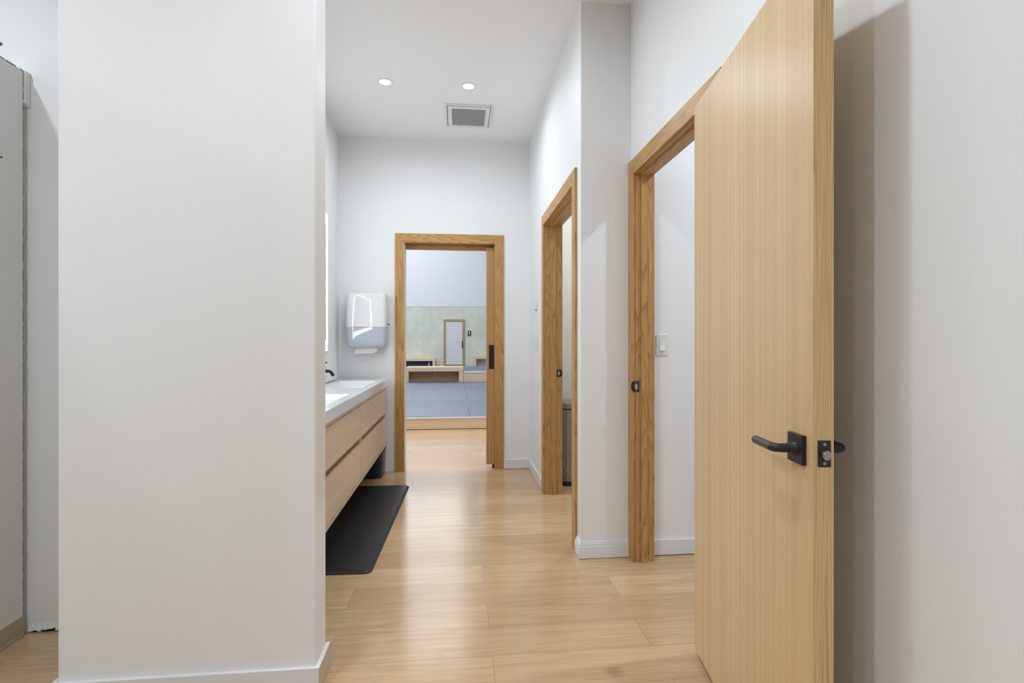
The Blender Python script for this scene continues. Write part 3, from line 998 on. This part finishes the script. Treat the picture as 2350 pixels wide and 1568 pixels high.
th = thing('wall_sensor', 'small white box sensor high on the right corridor wall', 'sensor', (0.655, 4.345, 1.44))
obj('housing', bx(0.630, 0.6545, 4.30, 4.385, 1.430, 1.500, 0.004, 3), M['white_satin'], th)
obj('lens', disc_cyl(bmesh.new(), (0.6425, 4.335, 1.4305), (0, 0, -1), 0.008, 0.006, 14), M['screw'], th)
l2 = thing('light_switch', 'white light switch below the sensor on the right corridor wall', 'light switch', (0.655, 4.31, 1.09))
obj('plate', bx(0.6495, 0.6545, 4.275, 4.345, 1.086, 1.204, 0.002, 3), M['white_satin'], l2)
obj('rocker', bx(0.6465, 0.6500, 4.294, 4.326, 1.112, 1.178, 0.001), M['white_plastic'], l2)

# ================================================================== CEILING THINGS
def downlight(x, y, watt, label, group, src=None):
    t = thing('downlight', label, 'ceiling light', (x, y, CEIL), group=group)
    if src is None:
        bm = bmesh.new()
        n = 40
        prof = [(0.040, -0.0005), (0.043, -0.004), (0.052, -0.0045), (0.056, -0.002), (0.056, -0.0005)]
        rings = [[(r * math.cos(2 * PI * k / n), r * math.sin(2 * PI * k / n), z) for k in range(n)] for r, z in prof]
        loft(bm, rings, False, False)
        obj('trim_ring', bm, M['white_satin'], t, local=True, smooth=True)
        obj('lens', disc_cyl(bmesh.new(), (0, 0, -0.0004), (0, 0, -1), 0.0415, 0.002, 36), M['lens'], t, local=True)
    else:
        for ch in [c for c in src.children if c.type == 'MESH']:
            c = ch.copy()
            COL.objects.link(c)
            c.parent = t
    area('lamp', (0, 0, -0.006), 0.085, watt, LAMP_COLOR, (0, 0, 0), True, t, math.radians(168))
    return t
G = 'recessed ceiling downlights'
d0 = downlight(-0.512, 3.746, WATT['corridor'], 'lit round downlight, left of the two on the corridor ceiling', G)
downlight(0.071, 3.749, WATT['corridor'], 'lit round downlight, right of the two, near the ceiling vent', G, d0)
for (x, y, grp, lb_) in ((0.071, 2.50, 'middle', 'downlight overhead between the wall end and the stub wall'),
                         (-0.02, 1.26, 'entry', 'downlight overhead beside the open door'),
                         (-1.45, 0.20, 'gap', 'downlight overhead between stub wall and low grey partition'),
                         (-2.05, 1.45, 'left', 'downlight beyond the low grey partition at left'),
                         (-3.30, 1.45, 'left', 'downlight furthest left beyond the low grey partition'),
                         (-2.05, -1.3, 'left_rear', 'unseen downlight added left behind the viewpoint'),  # rear lamps, unseen, added to lift the ambient light
                         (-3.30, -1.3, 'left_rear', 'unseen downlight added furthest left behind the viewpoint'),
                         (-0.60, -1.9, 'rear', 'unseen downlight added behind the viewpoint'),
                         (2.0, 2.0, 'room', 'downlight inside the right-hand room'),
                         (1.35, 3.9, 'stall', 'downlight inside the stall')):
    downlight(x, y, WATT[grp], lb_, G, d0)

vt = thing('ceiling_vent', 'white exhaust vent grille on the corridor ceiling', 'vent', (0.083, 4.24, CEIL))
vx0, vx1, vy0, vy1 = -0.103, 0.266, 4.032, 4.448
def rect_ring(bm, a, b_, c, d, wdt, z0, z1, bev=0.001):
    box(bm, a, b_, c, c + wdt, z0, z1, bev)
    box(bm, a, b_, d - wdt, d, z0, z1, bev)
    box(bm, a, a + wdt, c + wdt, d - wdt, z0, z1, bev)
    box(bm, b_ - wdt, b_, c + wdt, d - wdt, z0, z1, bev)
bm = bmesh.new()
rect_ring(bm, vx0, vx1, vy0, vy1, 0.014, CEIL - 0.012, CEIL - 0.0005)
obj('outer_frame', bm, M['white_satin'], vt)
bm = bmesh.new()
rect_ring(bm, vx0 + 0.019, vx1 - 0.019, vy0 + 0.019, vy1 - 0.016, 0.034, CEIL - 0.016, CEIL - 0.002)
obj('inner_frame', bm, M['white_satin'], vt)
obj('duct', bx(vx0 + 0.012, vx1 - 0.012, vy0 + 0.012, vy1 - 0.012, CEIL - 0.0018, CEIL - 0.0006), M['duct'], vt)
bm = bmesh.new()
ns = 17
for k in range(ns):
    yy = vy0 + 0.058 + (vy1 - vy0 - 0.113) * k / (ns - 1)
    prism(bm, [(yy - 0.0075, CEIL - 0.005), (yy - 0.0060, CEIL - 0.004), (yy + 0.0055, CEIL - 0.013), (yy + 0.0040, CEIL - 0.014)],
          lambda u, v, t: (vx0 + 0.054 + t * (vx1 - vx0 - 0.108), u, v))
obj('louvre', bm, plain('grey_louvre_plastic', (0.36, 0.36, 0.36, 1), 0.5), vt)
for xx in (vx0 + 0.11, vx1 - 0.09):
    obj('clip', bx(xx - 0.012, xx + 0.012, vy1 - 0.028, vy1 - 0.010, CEIL - 0.020, CEIL - 0.010, 0.002), M['white_satin'], vt)

# ================================================================== HALL THINGS
pf = thing('raised_platform', 'low wooden platform covered with blue-grey mats beyond the pocket door', 'platform', (0, 14, 0))
obj('riser', bx(-6.9, 6.9, 6.992, 7.03, 0.006, 0.138), M['bench'], pf)
n_ = obj('nosing', bx(-6.9, 6.9, 6.986, 7.05, 0.139, 0.160, 0.003), M['white_satin'], pf)
n_['label'] = 'white edge strip'
obj('mat_surface', bx(-6.9, 6.9, 7.02, 21.28, 0.141, 0.166), M['mats'], pf)

# open-fronted box bench on the platform
bb = thing('box_bench', 'long open-fronted wooden box bench standing on the mats', 'bench', (-0.6, 13.2, 0.167))
z0, z1 = 0.167, 0.534
obj('top', bx(-1.275, 0.120, 13.0, 13.55, 0.425, z1, 0.004), M['bench'], bb)
obj('side_panel', bx(-1.275, -1.215, 13.0, 13.55, z0, 0.4245, 0.002), M['bench'], bb)
obj('side_panel', bx(0.012, 0.120, 13.0, 13.55, z0, 0.4245, 0.002), M['bench'], bb)
bm = bmesh.new()
box(bm, -1.214, -0.583, 13.25, 13.28, z0, 0.4245)
box(bm, -0.578, 0.011, 13.25, 13.28, z0, 0.4245)
k_ = obj('back_panel', bm, M['bench_dark'], bb)
k_['label'] = 'browner plywood back'
# second low platform to the right of it
sp_ = thing('low_platform', 'low wooden platform with white edge and grey mat right of the box bench', 'platform', (1.6, 13.6, 0.167))
obj('riser', bx(0.125, 3.4, 13.02, 13.06, 0.167, 0.378), M['bench'], sp_)
obj('nosing', bx(0.125, 3.4, 13.0, 13.10, 0.380, 0.434, 0.004), M['white_satin'], sp_)
obj('mat_top', bx(0.125, 3.4, 13.05, 15.6, 0.400, 0.440), M['mat_top'], sp_)
obj('deck', bx(0.125, 3.4, 13.07, 15.6, 0.167, 0.399), M['bench'], sp_)
# framed low benches against the limewashed wall
def framed_bench(x0, x1, zt, th, label, pale_back):  # last flag picks the paler back panel colour
    t = thing('framed_bench', label, 'bench', ((x0 + x1) / 2, 21.1, 0.167))
    obj('top', bx(x0, x1, 20.85, 21.285, zt - th, zt, 0.003), M['bench'], t)
    obj('side_panel', bx(x0, x0 + th, 20.85, 21.285, 0.167, zt - th - 0.0005, 0.002), M['bench'], t)
    obj('side_panel', bx(x1 - th, x1, 20.85, 21.285, 0.167, zt - th - 0.0005, 0.002), M['bench'], t)
    b2 = obj('back_panel', bx(x0 + th, x1 - th, 21.25, 21.28, 0.167, zt - th - 0.001), M['far_white'] if pale_back else M['mat_top'], t)
    return t
framed_bench(-2.9, -0.915, 0.500, 0.105, 'low wooden framed bench left of the far white door', 0)
framed_bench(0.617, 2.4, 0.560, 0.092, 'low wooden framed bench right of the restroom sign', 1)
# a pale bottle under the left bench
bo_ = thing('bottle', 'pale bottle standing under the left framed bench', 'bottle', (-1.16, 21.0, 0.167))
bm = bmesh.new()
tube(bm, [(-1.16, 21.0, 0.1675), (-1.16, 21.0, 0.30), (-1.16, 21.0, 0.325), (-1.16, 21.0, 0.345)], [0.034, 0.034, 0.016, 0.016], 16)
obj('body', bm, plain('pale_bottle_plastic', (0.62, 0.70, 0.80, 1), 0.3), bo_, smooth=True)
# far door
fd = thing('door_4', 'white door in an oak frame on the sage green hall wall', 'door', (-0.17, 21.29, 0.167), kind='structure')
dx0, dx1, dzb, dzt = -0.596, 0.252, 0.167, 2.065
obj('casing', bx(dx0, dx0 + 0.085, 21.255, 21.299, dzb, dzt, 0.002), M['far_oak'], fd)
obj('casing', bx(dx1 - 0.085, dx1, 21.255, 21.299, dzb, dzt, 0.002), M['far_oak'], fd)
obj('head_casing', bx(dx0 + 0.0855, dx1 - 0.0855, 21.255, 21.299, dzt - 0.088, dzt, 0.002), M['far_oak'], fd)
obj('door_panel', bx(dx0 + 0.09, dx1 - 0.09, 21.278, 21.298, dzb + 0.06, dzt - 0.095), M['far_door'], fd)
obj('threshold', bx(dx0 + 0.09, dx1 - 0.09, 21.276, 21.298, dzb, dzb + 0.055), M['recess'], fd)
hd = obj('door_handle', bx(dx1 - 0.112, dx1 - 0.075, 21.225, 21.277, 0.90, 1.19, 0.004), M['black'], fd)
hd['label'] = 'long black pull'
# restroom sign: white figure on black
sg = thing('restroom_sign', 'small black sign with a white standing figure beside the far white door', 'sign', (0.445, 21.298, 1.386))
obj('plate', bx(0.378, 0.512, 21.288, 21.2985, 1.386, 1.598, 0.002), M['black'], sg)
bm = bmesh.new()
wht = M['white_satin']
disc_cyl(bm, (0.445, 21.2875, 1.564), (0, -1, 0), 0.015, 0.002, 20)
fig = [(0.423, 1.546), (0.467, 1.546), (0.470, 1.498), (0.460, 1.498), (0.460, 1.452), (0.430, 1.452), (0.430, 1.498), (0.420, 1.498)]
prism(bm, fig, lambda u, v, t: (u, 21.2878 - 0.002 * t, v))
box(bm, 0.418, 0.472, 21.2858, 21.2878, 1.424, 1.433)
obj('figure', bm, wht, sg)
